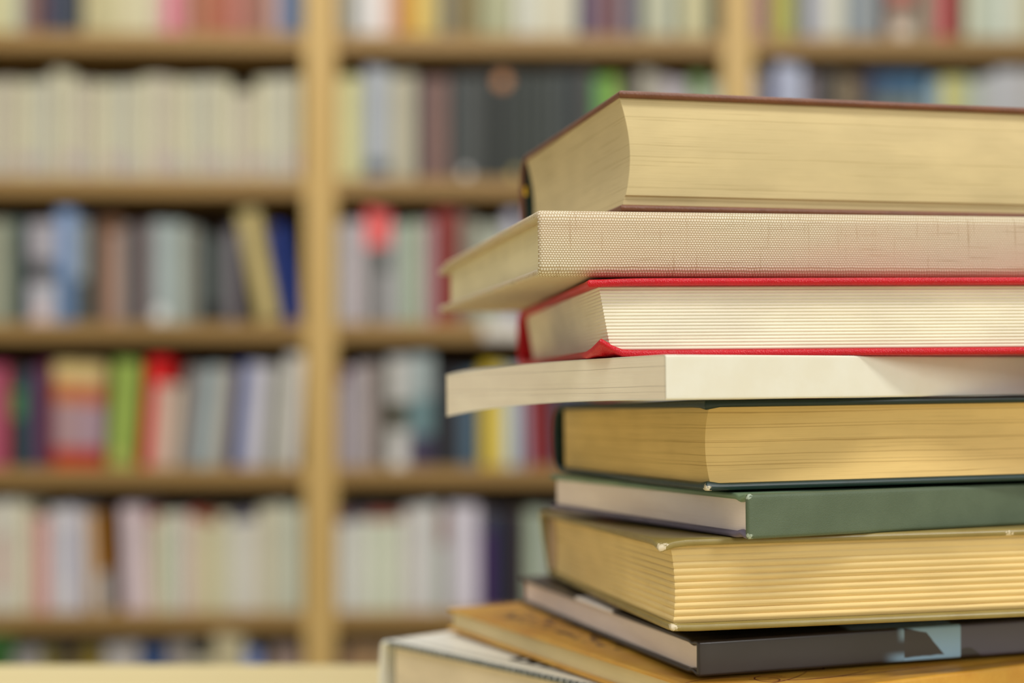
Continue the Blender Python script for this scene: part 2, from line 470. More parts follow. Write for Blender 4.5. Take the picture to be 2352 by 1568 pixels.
book('hardcover_book', 'thin charcoal hardcover with a light blue picture patch on its spine, under the olive book',
     (0.0763, 0.5781, -0.1129), (18.4, -0.01, 0.31), 0.24, 0.2265, T, 0.0021, True,
     (charcoal('charcoal_back', 'back'), charcoal('charcoal_spine', 'spine'), charcoal('charcoal_front', 'front')),
     paper('greyish_leaves', (242, 226, 214), (160, 140, 122), lines=0.3, coarse=260),
     rc=0.0011, groove=0.0008, sq=0.0028, gq=0.006, prange=dict(x0=0.0020))

# --- orange book
T = 0.0122
def orange_mat():
    s = N('mottled_orange_cover'); o = s.xyz(); x, y = o[0], o[1]
    nz = s.noise(s.mapped((1, 1, 1)), 28.0, 5.0, 0.65)
    col = s.mix(s.ramp(nz, 0.3, 0.72), lin((214, 166, 66)), lin((194, 136, 44)))
    # worn brown script-like marks on the upper cover
    mk = s.noise(s.mapped((150, 90, 1)), 1.0, 3.0, 0.7)
    zone = s.math('MULTIPLY', s.math('MULTIPLY', s.ramp(x, 0.009, 0.014), s.ramp(x, 0.036, 0.030)), s.math('MULTIPLY', s.ramp(y, 0.10, 0.12), s.ramp(y, 0.235, 0.225)))
    col = s.mix(s.math('MULTIPLY', s.math('MULTIPLY', s.ramp(mk, 0.50, 0.57), zone), 0.8), col, lin((70, 38, 20)))
    s.link(col, s.b.inputs['Base Color']); s.b.inputs['Roughness'].default_value = 0.42
    s.bump(s.noise(s.mapped((1, 1, 1)), 260.0, 4.0), 0.00012, 0.8)
    return s.m
m_or = orange_mat()
root, pp = book('hardcover_book', 'thin mottled orange hardcover with dark red scroll drawing on its cover, under the charcoal book',
     (0.0870, 0.5430, -0.1271), (27.7, 0.37, 0.26), 0.25, 0.2632, T, 0.0019, True, (m_or,) * 3,
     paper('beige_leaves', (224, 206, 158), (170, 148, 104), lines=0.35, coarse=260),
     rc=0.0014, groove=0.0007, sq=0.0030, gq=0.010, prange=dict(x0=0.0022))
# scroll drawing: thin raised ink lines lying on the upper cover
vs = []; fs = []
def ink(pts, w):
    for i, (x, y) in enumerate(pts):
        j0, j1 = max(i - 1, 0), min(i + 1, len(pts) - 1)
        d = Vector((pts[j1][0] - pts[j0][0], pts[j1][1] - pts[j0][1])).normalized()
        ww = w * (0.35 + 0.65 * math.sin(math.pi * i / (len(pts) - 1)))
        for sgn in (-1, 1):
            for zz in (T - 0.0001, T + 0.00006): vs.append((x - d.y * ww * sgn, y + d.x * ww * sgn, zz))
    b0 = len(vs) - 4 * len(pts)
    for i in range(len(pts) - 1):
        a = b0 + 4 * i; c = a + 4
        fs.extend([(a + 1, a + 3, c + 3, c + 1), (a, a + 1, c + 1, c), (a + 2, a + 3, c + 3, c + 2), (a, a + 2, c + 2, c)])
def spiral(cx, cy, r0, turns, a0, sx=1.0, sy=1.0, n=40):
    return [(cx + sx * r0 * (1 - 0.8 * i / n) * math.cos(a0 + turns * 2 * math.pi * i / n), cy + sy * r0 * (1 - 0.8 * i / n) * math.sin(a0 + turns * 2 * math.pi * i / n)) for i in range(n + 1)]
def bez(p0, p1, p2, n=24):
    return [((1 - t) ** 2 * p0[0] + 2 * t * (1 - t) * p1[0] + t * t * p2[0], (1 - t) ** 2 * p0[1] + 2 * t * (1 - t) * p1[1] + t * t * p2[1]) for t in [i / n for i in range(n + 1)]]
ink(spiral(0.036, 0.026, 0.0085, 1.2, 0.3), 0.00035)
ink(bez((0.0, 0.036), (0.02, 0.044), (0.044, 0.026)), 0.0003)
ink(bez((0.028, 0.030), (0.050, 0.010), (0.085, 0.022)), 0.00035)
ink(bez((0.044, 0.020), (0.080, 0.014), (0.125, 0.016)), 0.00022)
ink(bez((0.050, 0.040), (0.065, 0.024), (0.110, 0.018)), 0.00022)
ink(bez((0.014, 0.020), (0.040, 0.016), (0.060, 0.032)), 0.0003)
ink(spiral(0.068, 0.036, 0.006, 1.1, 2.0), 0.0003)
mesh_obj('scroll_drawing', vs, fs, plain('dark_red_ink', (96, 26, 24)), root, smooth=False)['label'] = 'dark red scroll drawing'

# --- large white book at the bottom
WT = 0.0500; WW = 0.280
def white_cover(edge):
    s = N('white_printed_cover' + ('_edge' if edge else '')); o = s.xyz(); x, y, z = o[0], o[1], o[2]
    col = lin((250, 246, 234))
    if edge:
        l1 = s.ramp(s.math('ABSOLUTE', s.math('SUBTRACT', x, 0.0085)), 0.0006, 0.0003)
        l2 = s.ramp(s.math('ABSOLUTE', s.math('SUBTRACT', x, 0.0110)), 0.0004, 0.0002)
        # dentil border of small dark marks on the board's edge
        w1 = s.math('ABSOLUTE', s.math('SINE', s.math('MULTIPLY', y, math.pi / 0.0042)))
        w2 = s.math('ABSOLUTE', s.math('SUBTRACT', z, WT - 0.0019))
        nzz = s.noise(s.mapped((700, 700, 900)), 1.0, 2.0)
        e = s.math('MULTIPLY', s.ramp(x, 0.0022, 0.0014), s.ramp(s.math('ADD', s.math('MULTIPLY', w1, 0.6), s.math('MULTIPLY', nzz, 0.7)), 0.36, 0.47))
        e = s.math('MULTIPLY', e, s.ramp(y, WW - 0.004, WW - 0.008))
        f = s.math('MAXIMUM', s.math('MAXIMUM', l1, l2), e)
        col = s.mix(s.math('MULTIPLY', f, 0.9), col, lin((44, 56, 52)))
    else:
        col = s.mix(0.0, col, col)
    s.link(col, s.b.inputs['Base Color']); s.b.inputs['Roughness'].default_value = 0.35
    s.b.inputs['Specular IOR Level'].default_value = 0.45
    return s.m
m_wb, m_we = white_cover(False), white_cover(True)
cx = -0.0708 + WW * math.sin(R(41.2)); cy = 0.7566 - WW * math.cos(R(41.2))
root, pp = book('hardcover_book', 'large white hardcover with dark ornamental edging, lowest of the stack on the table',
     (cx, cy, -0.1273 - WT), (41.2, 0.0, 0.0), 0.27, WW, WT, 0.0030, False, (m_wb, m_wb, m_we),
     paper('pale_leaves', (234, 218, 186), (196, 176, 134), lines=0.3, coarse=260),
     rc=0.004, bulge=0.002, sq=0.003, prange=dict(y1=0.270))
# bold black title strokes printed on its cover, mostly under the orange book
vs = []; fs = []
def stroke(x0, y0, x1, y1, w):
    d = Vector((x1 - x0, y1 - y0)).normalized(); n = Vector((-d.y, d.x)) * w / 2; b = len(vs)
    for zz in (WT - 0.0002, WT + 0.00008):
        for p in ((x0 + n.x, y0 + n.y), (x1 + n.x, y1 + n.y), (x1 - n.x, y1 - n.y), (x0 - n.x, y0 - n.y)): vs.append((p[0], p[1], zz))
    fs.extend([(b + 4, b + 5, b + 6, b + 7), (b, b + 1, b + 5, b + 4), (b + 1, b + 2, b + 6, b + 5), (b + 2, b + 3, b + 7, b + 6), (b + 3, b, b + 4, b + 7)])
yy = 0.188
for k in range(4):
    stroke(0.0130, yy, 0.0320, yy, 0.0052); stroke(0.0145, yy - 0.011, 0.0320, yy - 0.003, 0.0045)
    stroke(0.0130, yy - 0.014, 0.0320, yy - 0.014, 0.0052); stroke(0.0140, yy - 0.002, 0.0140, yy - 0.012, 0.0022); yy -= 0.0215
mesh_obj('title_lettering', vs, fs, plain('black_ink', (30, 26, 24)), root, smooth=False)['label'] = 'bold black lettering'

# ------------------------------------------------------------------ table
TZ = CAM_Z - 0.1257 - WT
m_tab = wood('pale_beech', (224, 208, 156), (216, 198, 144), 'x', 0.4)
root = empty('reading_table', Matrix.Translation((0, 0, 0))); tag(root, 'pale beech table under the book stack, in front of the bookcases', 'table')
box('tabletop', (-0.75, 0.10, TZ - 0.03), (0.85, 0.950, TZ - 0.0008), m_tab, root, 0.003)
for (x, y) in ((-0.70, 0.16), (0.80, 0.16), (-0.70, 0.88), (0.80, 0.88)):
    box('leg', (x - 0.025, y - 0.025, 0.0), (x + 0.025, y + 0.025, TZ - 0.03), m_tab, root, 0.003)
box('apron', (-0.68, 0.87, TZ - 0.10), (0.78, 0.89, TZ - 0.03), m_tab, root)

# ------------------------------------------------------------------ bookcases
YAW = R(1.6); YO = 3.09; XO = (735 - 1176) / F_PX * YO
ub = Vector((math.cos(YAW), math.sin(YAW), 0)); vb = Vector((-math.sin(YAW), math.cos(YAW), 0))
def S(px):                       # image column -> distance along the bookcase fronts
    t = (px - 1176) / F_PX; return (t * YO - XO) / (ub.x - t * ub.y)
def ZH(py): return CAM_Z + (HOR - py) / F_PX * YO
MB = Matrix((ub, vb, Vector((0, 0, 1)))).transposed().to_4x4(); MB.translation = Vector((XO, YO, 0))
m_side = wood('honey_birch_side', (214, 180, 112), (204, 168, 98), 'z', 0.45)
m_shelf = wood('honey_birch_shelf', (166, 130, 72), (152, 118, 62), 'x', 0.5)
m_back = wood('brown_back_panel_shaded', (74, 50, 24), (66, 44, 20), 'z', 0.7)  # panel colour darkened to paint in the shade above and behind the books
PITCH = 332.3
SHELF_BOT = [118 + PITCH * k for k in range(5)]           # image rows of the shelf undersides
THK = 0.040
SHELF_TOP_Z = [ZH(y) + THK for y in SHELF_BOT] + [ZH(118 + PITCH * 5) + THK]   # rows 1..6 stand on these
TOPZ = SHELF_TOP_Z[0] + PITCH / F_PX * YO
UP = [S(735 - 960), 0.0, S(1695), S(2655)]
SP = 0.0335
for i, nm in enumerate(('left', 'middle', 'right')):
    a, b = UP[i] + 0.0006, UP[i + 1] - 0.0006
    root = empty('bookcase', MB); 
    tag(root, {'left': 'honey birch bookcase filled with books, cut by the left edge of the photo', 'middle': 'honey birch bookcase between the two uprights, directly behind the stack', 'right': 'honey birch bookcase seen at top right above the stack'}[nm], 'bookcase', 'birch bookcases')
    for (x0, x1) in ((a, a + SP), (b - SP, b)):
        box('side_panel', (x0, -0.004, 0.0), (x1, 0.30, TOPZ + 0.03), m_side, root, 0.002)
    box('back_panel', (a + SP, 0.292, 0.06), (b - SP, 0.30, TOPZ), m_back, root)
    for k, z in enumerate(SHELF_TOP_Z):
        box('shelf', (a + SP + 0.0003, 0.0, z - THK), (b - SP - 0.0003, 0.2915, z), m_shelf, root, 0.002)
    box('top_panel', (a + SP, 0.0, TOPZ - 0.01), (b - SP, 0.2915, TOPZ + 0.03), m_shelf, root)
    box('plinth', (a + SP, 0.02, 0.0), (b - SP, 0.04, SHELF_TOP_Z[5] - THK), m_shelf, root)

# ------------------------------------------------------------------ books on the shelves
MATS = {}
KB = 0.95
KROW = [1.0]
def bmat(c, kind='book_cover'):
    key = tuple(c) + (KROW[0],)
    if key not in MATS:
        # photographed tones -> reflectances: a little more contrast, since the lens blur had mixed neighbours
        g = tuple(255 * min(1.0, (v / 255.0 / 0.72) ** 1.22 * 0.735) for v in c)
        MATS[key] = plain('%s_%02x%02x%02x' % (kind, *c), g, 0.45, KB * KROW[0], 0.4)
    return MATS[key]
m_pg = plain('shelf_book_leaves', (215, 202, 170), 0.9)

def shelf_book_mesh(w, h, d, bands, base, rounded, wm='book'):
    """w wide, h tall, d deep; spine at y=0; bands = [(z0, z1, colour)] in fractions of height"""
    mats = [bmat(base), m_pg]; levels = {0.0, 1.0}
    for z0, z1, c in bands: levels |= {z0, z1}
    lv = sorted(levels)
    outline = []
    bl = 0.0035 if rounded else 0.0008
    n = 8
    for i in range(n + 1):
        a = i / n; outline.append((w * a, bl - bl * max(0.0, math.sin(math.pi * a)) ** 0.7 if 0 < a < 1 else bl))
    outline += [(w, 0.009), (w - (0.0012 if rounded else 0), 0.012), (w, 0.015), (w, d), (0, d), (0, 0.015), ((0.0012 if rounded else 0), 0.012), (0, 0.009)]
    m = len(outline); verts = []; faces = []; fm = []
    for f in lv:
        for x, y in outline: verts.append((x, y, h * f))
    for k in range(len(lv) - 1):
        zc = (lv[k] + lv[k + 1]) / 2; idx = 0
        for z0, z1, c in bands:
            if z0 <= zc <= z1:
                mt = bmat(c)
                if mt not in mats: mats.append(mt)
                idx = mats.index(mt)
        for i in range(m):
            j = (i + 1) % m
            faces.append((k * m + i, k * m + j, (k + 1) * m + j, (k + 1) * m + i)); fm.append(idx)
    faces.append(tuple(range(m))); fm.append(0)
    # head: rim of the case, then the leaves a little lower
    t = min(0.0022, w * 0.18); hz = h - 0.003
    topi = (len(lv) - 1) * m
    b0 = len(verts)
    inner = [(min(max(x, t), w - t), min(max(y, 0.004 + t), d)) for x, y in outline]
    for x, y in inner: verts.append((x, y, h))
    for x, y in inner: verts.append((x, y if y < d else d - 0.003, hz))
    for i in range(m):
        j = (i + 1) % m
        faces.append((topi + i, topi + j, b0 + j, b0 + i)); fm.append(0)
        faces.append((b0 + i, b0 + j, b0 + m + j, b0 + m + i)); fm.append(0)
    # leaves as a plain quad just under the rim
    q = len(verts)
    verts += [(t, 0.004 + t, hz), (w - t, 0.004 + t, hz), (w - t, d - 0.003, hz), (t, d - 0.003, hz)]
    faces.append((q, q + 1, q + 2, q + 3)); fm.append(1)
    return verts, faces, mats, fm

ROWN = ['top', 'second', 'third', 'fourth', 'fifth', 'sixth']
BAYN = ['left', 'middle', 'right']
ALL = []
# one line per book: x0 x1 top-row name r,g,b [lean=px] [dep=mm further back] [b:z0,z1,r,g,b ...] [s:z,r,g,b round sticker]
T_ = {}
T_[0, 0] = '''
-60 -8 -150 pale_yellow 205,200,160
-8 34 -160 pale_yellow_wide 206,202,164
36 50 -150 thin_grey_green 168,174,162
51 84 -165 mauve_brown 148,122,112
85 104 -160 maroon 104,60,70
105 128 -170 dark_slate 74,80,98
128 151 -170 slate_blue 80,86,104
152 181 -155 blackish_green 58,64,70
186 224 -150 beige 192,182,142
225 258 -160 sand 200,192,152
259 288 -165 cream 206,198,162
289 318 -165 cream 208,200,168
319 347 -160 cream 210,204,172
348 374 -170 pinkish_cream 208,186,172
375 401 -175 bright_pink 212,126,150
402 430 -150 pale_pink 204,150,146
431 449 -150 thin_brown 158,106,76
450 468 -165 light_terracotta 184,136,108
469 497 -165 terracotta 178,112,82
498 524 -165 rust 174,110,84
525 560 -160 dusty_rose 184,126,112
561 608 -150 rosy_brown 158,112,94
609 638 -155 pinkish_grey 188,160,150
639 662 -165 blue_grey 128,140,166
663 694 -160 steel_blue 84,110,138'''
T_[0, 1] = '''
776 790 -150 thin_pinkish_cream 196,182,158
791 821 -150 grey 146,150,142
822 850 -170 white 220,216,212
851 882 -170 white 222,216,210
883 908 -165 blush_pink 218,184,166
909 944 -150 ochre 188,136,52
945 972 -160 bright_yellow 222,190,92
973 1008 -150 khaki_yellow 200,182,118
1010 1046 -155 olive_grey 134,128,108
1047 1098 -150 olive_brown 138,122,74
1099 1134 -140 grey_green 172,172,138
1135 1180 -160 greenish_grey 182,182,150
1184 1212 -155 off_white 208,206,192
1213 1240 -155 off_white 206,206,190
1241 1284 -160 cream 208,202,178
1285 1326 -165 cream 206,202,182
1331 1349 -150 thin_navy 78,78,108
1350 1374 -160 greyish_mauve 134,116,132
1375 1389 -150 thin_red_brown 128,60,56
1390 1404 -150 thin_grey_mauve 146,128,132
1405 1423 -150 thin_dark_red 116,54,52
1424 1454 -165 pale_mauve_grey 146,136,142
1455 1479 -150 dark_slate 90,96,104
1480 1512 -155 pale_sage 192,192,166
1513 1545 -155 pale_sage 194,194,172
1546 1562 -150 thin_grey_green 116,130,118
1563 1596 -165 pale_straw 198,192,154
1597 1630 -165 pale_straw 200,194,156
1632 1656 -150 black_green 40,52,48'''
T_[0, 2] = '''
1734 1754 -150 mauve 150,122,136
1755 1774 -150 dusty_pink 172,122,118
1775 1798 -160 lime_khaki 184,182,92
1799 1824 -160 lime_khaki 182,180,96
1825 1844 -150 stone_grey 152,152,132
1845 1859 -150 thin_slate 116,122,140
1860 1900 -165 lavender_grey 188,188,190
1901 1946 -170 cream_white 212,210,192
1947 1964 -150 thin_blue_grey 132,144,156
1965 1994 -160 light_grey 160,166,166
1995 2026 -160 light_grey 158,162,164
2028 2041 -150 thin_black_brown 62,56,46
2042 2112 -150 beige_patterned 178,156,136 b:0.30,0.38,84,66,56 b:0.38,0.52,196,128,112 s:0.07,220,214,200
2113 2138 -150 grey_olive 132,134,118
2139 2164 -150 beige_pink 190,154,134
2165 2184 -160 crimson_pink 204,78,102
2185 2200 -150 thin_red 150,36,44
2201 2217 -150 olive_brown 128,102,46
2221 2258 -160 pale_green 202,204,182
2259 2296 -160 pale_green 198,206,190
2297 2340 -165 greenish_white 212,216,200
2341 2380 -160 cream 204,200,172
2381 2420 -160 cream 204,200,172'''
r = []
tops = [168, 165, 163, 160, 148, 150, 165, 172, 176, 172, 168, 162, 160, 158]
x = -70; i = 0
while x < 696:
    w = [27, 24, 30, 26, 22, 29, 25][i % 7]
    if 388 <= x <= 400 and not any('mustard' in q for q in r):
        r.append('%d %d 172 mustard_topped 196,190,158 b:0.62,1.0,176,152,62' % (x, x + 30)); x += 31; i += 1; continue
    tp = 168 if x < 90 else 148 if x < 155 else 172 if x < 310 else 158 if x < 376 else 166 if x < 530 else 194 if x < 582 else 164
    if x + w > 699: break
    c = [(204, 198, 172), (208, 204, 180), (200, 192, 170), (210, 206, 178), (198, 196, 180), (212, 206, 176), (204, 196, 176)][(i * 3) % 7]
    lb = ['b:0.08,0.24,204,184,176', 'b:0.10,0.22,190,184,180', 'b:0.0,0.2,200,190,176', ''][i % 4]
    r.append('%d %d %d cream %d,%d,%d %s' % (x, x + w - 1, tp + (i * 5) % 7, *c, lb)); x += w; i += 1
T_[1, 0] = '\n'.join(r)
T_[1, 1] = '''
774 796 166 pale_yellow 218,212,168
797 820 162 pale_yellow 216,212,160
821 836 165 thin_sage 186,188,158
838 866 142 bluish_white 182,186,194 b:0.04,0.16,110,118,128
867 895 146 bluish_white 184,188,188 b:0.04,0.16,112,118,124
897 925 160 greyish_cream 190,184,162
926 954 158 greyish_cream 196,190,168
956 970 166 thin_navy 44,54,70
971 1000 166 rosy_brown 138,110,102
1001 1030 166 rosy_brown 142,114,104
1033 1058 160 charcoal_green 74,80,78
1059 1082 158 charcoal_grey 86,90,86 s:0.06,226,222,216
1083 1106 162 charcoal_grey 92,94,90
1108 1136 150 black 58,62,56
1137 1172 148 black_tan_labelled 60,64,58 s:0.90,216,160,110
1174 1196 152 blackish_grey 62,68,60 s:0.05,204,190,120
1197 1220 152 dark_green_grey 82,86,80
1221 1246 154 dark_green_grey 70,76,70
1247 1270 152 dark_green_grey 88,92,86
1271 1296 152 dark_green_grey 72,78,74
1297 1318 150 dark_green_grey 80,86,84
1319 1334 150 thin_black 48,56,58
1336 1364 150 grey_mauve 98,96,90
1366 1392 164 leaf_green 104,164,88
1393 1424 162 lime_green 154,184,78
1425 1454 168 grey_brown 112,104,92
1456 1468 150 thin_black_brown 50,44,36
1470 1500 150 pale_stone 176,170,152
1501 1528 160 pale_stone 172,166,156
1529 1556 168 lavender_white 190,182,186
1557 1582 172 lavender_white 186,180,182
1588 1622 158 grass_green 118,148,84 b:0.0,0.80,178,186,160
1623 1656 176 pale_mint 180,190,172'''
T_[1, 2] = '''
1734 1752 150 lavender_grey 190,186,190
1754 1782 172 navy_topped 160,180,206 b:0.70,1.0,60,66,104
1784 1816 132 bluish_white 188,192,210
1817 1848 138 bluish_white 184,190,206
1850 1880 160 mauve_grey 134,124,130
1882 1904 152 dark_grey_brown 86,82,74
1906 1926 152 dark_grey_brown 92,86,76
1928 1952 160 dull_beige 142,126,98
1953 1978 165 dull_beige 146,132,106
1980 2002 150 dark_purple 74,58,72
2004 2056 146 tall_blue 62,96,126 dep=30 b:0.0,0.78,128,134,124
2057 2108 146 tall_blue 70,112,142 dep=30 b:0.0,0.78,130,136,120
2109 2140 150 tall_blue 84,124,150 dep=20 b:0.0,0.80,150,164,166
2142 2166 168 pale_blue 164,184,192
2167 2196 164 pale_yellow 214,206,132
2197 2228 164 pale_yellow 200,202,152
2230 2260 168 greenish_white 186,194,184
2261 2292 160 light_grey 196,196,192
2293 2324 146 whitish_grey 198,200,204
2325 2356 146 whitish_grey 200,198,196
2357 2390 150 whitish_grey 196,196,196'''
T_[2, 0] = '''
-40 -14 490 grey_green 160,164,146
-13 15 490 pale_sage 170,170,148
16 42 488 teal_grey 104,122,114
43 58 520 black 38,38,32
61 126 492 silver_banded 176,172,176 b:0.40,0.62,96,96,98 b:0.0,0.40,186,184,188 s:0.05,222,200,196
127 168 464 powder_blue 142,164,196 b:0.0,0.45,110,138,170
169 198 492 light_grey 156,160,158 b:0.0,0.42,92,92,88
199 214 510 thin_teal_grey 86,96,90
216 238 484 brown 112,84,60
239 274 482 salmon_beige 176,146,128 b:0.86,1.0,124,88,56
276 304 500 mid_grey 128,128,126
305 320 496 thin_dark_maroon 84,52,46
321 345 496 grey_mauve 130,114,112
347 384 492 greyish_white 168,176,174 s:0.04,226,226,222
385 420 494 greyish_white 172,182,176
421 440 505 khaki_grey 148,142,122
441 455 505 thin_silver 142,146,140
456 486 522 dark_grey 78,84,80 b:0.0,0.22,42,46,42
487 514 528 dark_grey 88,94,90 b:0.0,0.22,46,48,44
516 545 508 mauve_grey 128,122,126
592 640 466 yellow_beige 190,174,122 lean=-50
656 684 500 royal_blue 36,70,146 lean=-36'''
T_[2, 1] = '''
774 788 495 thin_light_grey 170,174,172
789 812 490 lilac_grey 190,180,182
813 838 492 lilac_grey 192,184,184
840 868 462 coral_topped 124,124,120 b:0.66,1.0,232,106,104
869 896 470 coral_topped 164,160,160 b:0.70,1.0,226,120,116 b:0.46,0.66,104,106,102
898 926 496 greyish_white 178,180,176
927 950 492 pale_green 168,180,156
951 968 492 thin_mint 176,188,166
970 996 490 pinkish_grey 180,158,160
998 1026 464 dark_red 148,50,42
1027 1056 464 brick_red 138,62,52
1058 1090 480 khaki_grey 142,136,120
1092 1124 498 pale_sage 170,174,158
1125 1158 498 pale_sage 176,178,164
1162 1190 470 lavender_white 188,186,198
1192 1224 490 grey 150,150,146'''
T_[3, 0] = '''
-45 -16 826 dusty_pink 180,110,130
-15 15 824 hot_pink 186,84,112
17 50 832 dark_green 40,64,42 b:0.50,0.80,76,132,66
51 80 834 slate_blue 76,88,114
82 116 818 plum 112,42,72
118 176 816 cream_and_orange_banded 180,152,152 b:0.82,1.0,216,194,136 b:0.62,0.80,202,128,66 b:0.0,0.18,192,74,34
177 232 818 cream_and_orange_banded 176,152,160 b:0.80,1.0,212,190,134 b:0.60,0.78,196,120,74 b:0.0,0.18,184,64,40
246 304 814 lime_green 158,178,92 lean=16 s:0.03,190,188,112
320 340 808 bright_red 214,12,16 lean=18
342 372 806 bright_red_topped 214,176,160 lean=16 b:0.76,1.0,214,16,18
373 402 868 pale_cream 206,190,172 lean=16
405 432 828 warm_grey 150,140,132 lean=22
433 456 828 blue_grey 146,154,156 lean=22
457 482 826 pale_blue_grey 176,186,184 lean=24
483 514 828 beige_grey 176,168,156 lean=24
528 548 818 deep_blue 34,72,136 lean=18
549 578 820 lavender_white 192,192,206 lean=19
579 606 822 lavender_white 200,196,196 lean=19
611 638 828 sage_grey 158,158,144 lean=18
642 680 800 white 208,204,196 lean=16'''
T_[3, 1] = '''
774 796 826 mauve_topped 172,160,164 b:0.84,1.0,112,62,84
797 816 830 silver_grey 172,170,176
818 842 820 pinkish_grey 176,164,162
843 868 818 warm_grey 168,158,152
870 888 820 thin_dark_olive 74,66,42
890 938 804 white_and_olive_banded 196,194,188 b:0.36,0.58,66,64,32 s:0.06,226,224,220
940 994 800 pale_teal 120,146,148 b:0.62,1.0,168,178,176 b:0.0,0.28,82,74,98
996 1010 830 thin_black 18,20,18
1012 1058 836 charcoal 58,58,64
1060 1098 840 slate_blue 92,116,132
1106 1138 820 bright_yellow 216,190,44
1140 1164 824 pale_yellow 220,208,142
1165 1190 830 bluish_white 190,202,208
1199 1215 830 lavender_grey 170,164,180 lean=-8
1217 1244 830 crimson 150,40,42 lean=-8
1246 1270 830 dark_crimson 142,48,50 lean=-8'''
T_[4, 0] = '''
-45 -16 1140 ivory 206,200,182
-15 12 1136 ivory 208,204,194 b:0.2,0.7,206,182,174
14 38 1136 ivory 210,208,190
39 64 1142 ivory 206,200,176
66 84 1172 pinkish_beige 206,178,164
85 108 1174 salmon_pink 208,158,152
110 136 1152 white 206,202,200
137 164 1150 white 204,202,206 b:0.3,0.8,190,190,200
165 188 1156 lavender_white 200,196,200
200 220 1166 beige 202,182,156 lean=-10
226 242 1166 ochre 176,126,28 lean=-14 b:0.0,0.40,196,190,184
284 310 1148 pinkish_white 210,194,196 lean=-10
312 336 1150 pinkish_white 212,198,198 lean=-8
338 362 1162 red_topped_beige 204,188,168 b:0.92,1.0,158,44,36
363 386 1166 mint_cream 202,200,176 b:0.20,0.80,190,196,168
387 410 1164 mint_cream 198,202,186
411 434 1164 rosy_cream 206,190,182
436 462 1158 red_topped_cream 206,194,170 b:0.92,1.0,162,50,26
463 496 1164 yellow_green_cream 202,196,162 b:0.90,1.0,140,66,28
498 526 1166 cream 204,200,176
527 556 1166 blue_topped_white 202,200,186 b:0.92,1.0,82,84,112
557 588 1164 blue_topped_white 208,204,194 b:0.93,1.0,92,92,120
590 620 1150 pale_stone 198,192,168
621 656 1144 pale_stone 194,192,172
657 692 1150 sage_white 188,192,176'''
T_[4, 1] = '''
774 806 1162 purple_topped_white 200,200,194 b:0.90,1.0,96,44,88
807 848 1160 navy_topped_white 202,202,190 b:0.92,1.0,60,40,78
849 888 1160 red_topped_white 200,204,184 b:0.91,1.0,150,62,56
889 926 1162 red_topped_white 202,204,186 b:0.93,1.0,132,60,50
928 966 1150 whitish_grey 202,198,192
967 1006 1144 whitish_grey 200,200,196
1008 1026 1158 thin_ochre_brown 138,84,26 b:0.0,0.66,168,170,156
1030 1066 1144 lavender_white 202,198,202
1067 1100 1146 lavender_white 206,200,208
1102 1134 1160 purple 78,44,102 b:0.80,1.0,80,78,94
1136 1174 1160 dark_navy 34,44,66
1176 1206 1164 dark_brown 62,40,28
1208 1250 1158 pale_sage 168,178,160
1252 1284 1160 grey 150,150,146'''
T_[5, 0] = '''
-45 -12 1440 green 58,104,50
-11 28 1434 leaf_green 64,108,52
30 58 1478 silver_grey 156,150,148
59 90 1476 silver_grey 160,156,152
92 134 1480 olive 128,118,48
136 168 1474 dark_mauve 70,58,60
170 230 1476 mustard_olive 130,114,44
238 276 1470 greyish_white 182,178,174
277 316 1466 greyish_white 178,172,166
318 378 1474 denim_blue 48,82,126
382 410 1462 warm_grey 158,150,144
411 440 1462 warm_grey 154,148,138
442 486 1462 black_topped_cream 192,186,162 b:0.86,1.0,20,18,14
488 522 1440 cream 194,184,152
523 558 1446 cream 188,180,150
560 596 1480 periwinkle 136,152,196
598 620 1474 black 30,30,30
622 654 1472 mauve_grey 156,138,128
655 688 1474 mauve_grey 150,132,124'''
T_[5, 1] = '''
774 796 1480 dark_mauve 90,72,78
798 842 1468 tan_brown 160,132,98
844 882 1468 tan_brown 154,128,96
884 920 1470 beige 180,160,130
922 960 1470 beige 186,170,140'''

def parse(line, bay, row):
    p = line.split(); d = dict(x0=float(p[0]), x1=float(p[1]), top=float(p[2]), name=p[3].replace('_', ' '), col=tuple(int(v) for v in p[4].split(',')), lean=0.0, dep=0.0, bands=[], st=None, bay=bay, row=row)
    for q in p[5:]:
        if q.startswith('lean='): d['lean'] = float(q[5:])
        elif q.startswith('dep='): d['dep'] = float(q[4:]) / 1000
        elif q.startswith('b:'):
            v = [float(a) for a in q[2:].split(',')]; d['bands'].append((v[0], v[1], tuple(int(a) for a in v[2:])))
        elif q.startswith('s:'):
            v = [float(a) for a in q[2:].split(',')]; d['st'] = (v[0], tuple(int(a) for a in v[1:]))
    return d
for (row, bay), txt in T_.items():
    for ln in txt.strip().split('\n'):
        if ln.strip(): ALL.append(parse(ln, bay, row))

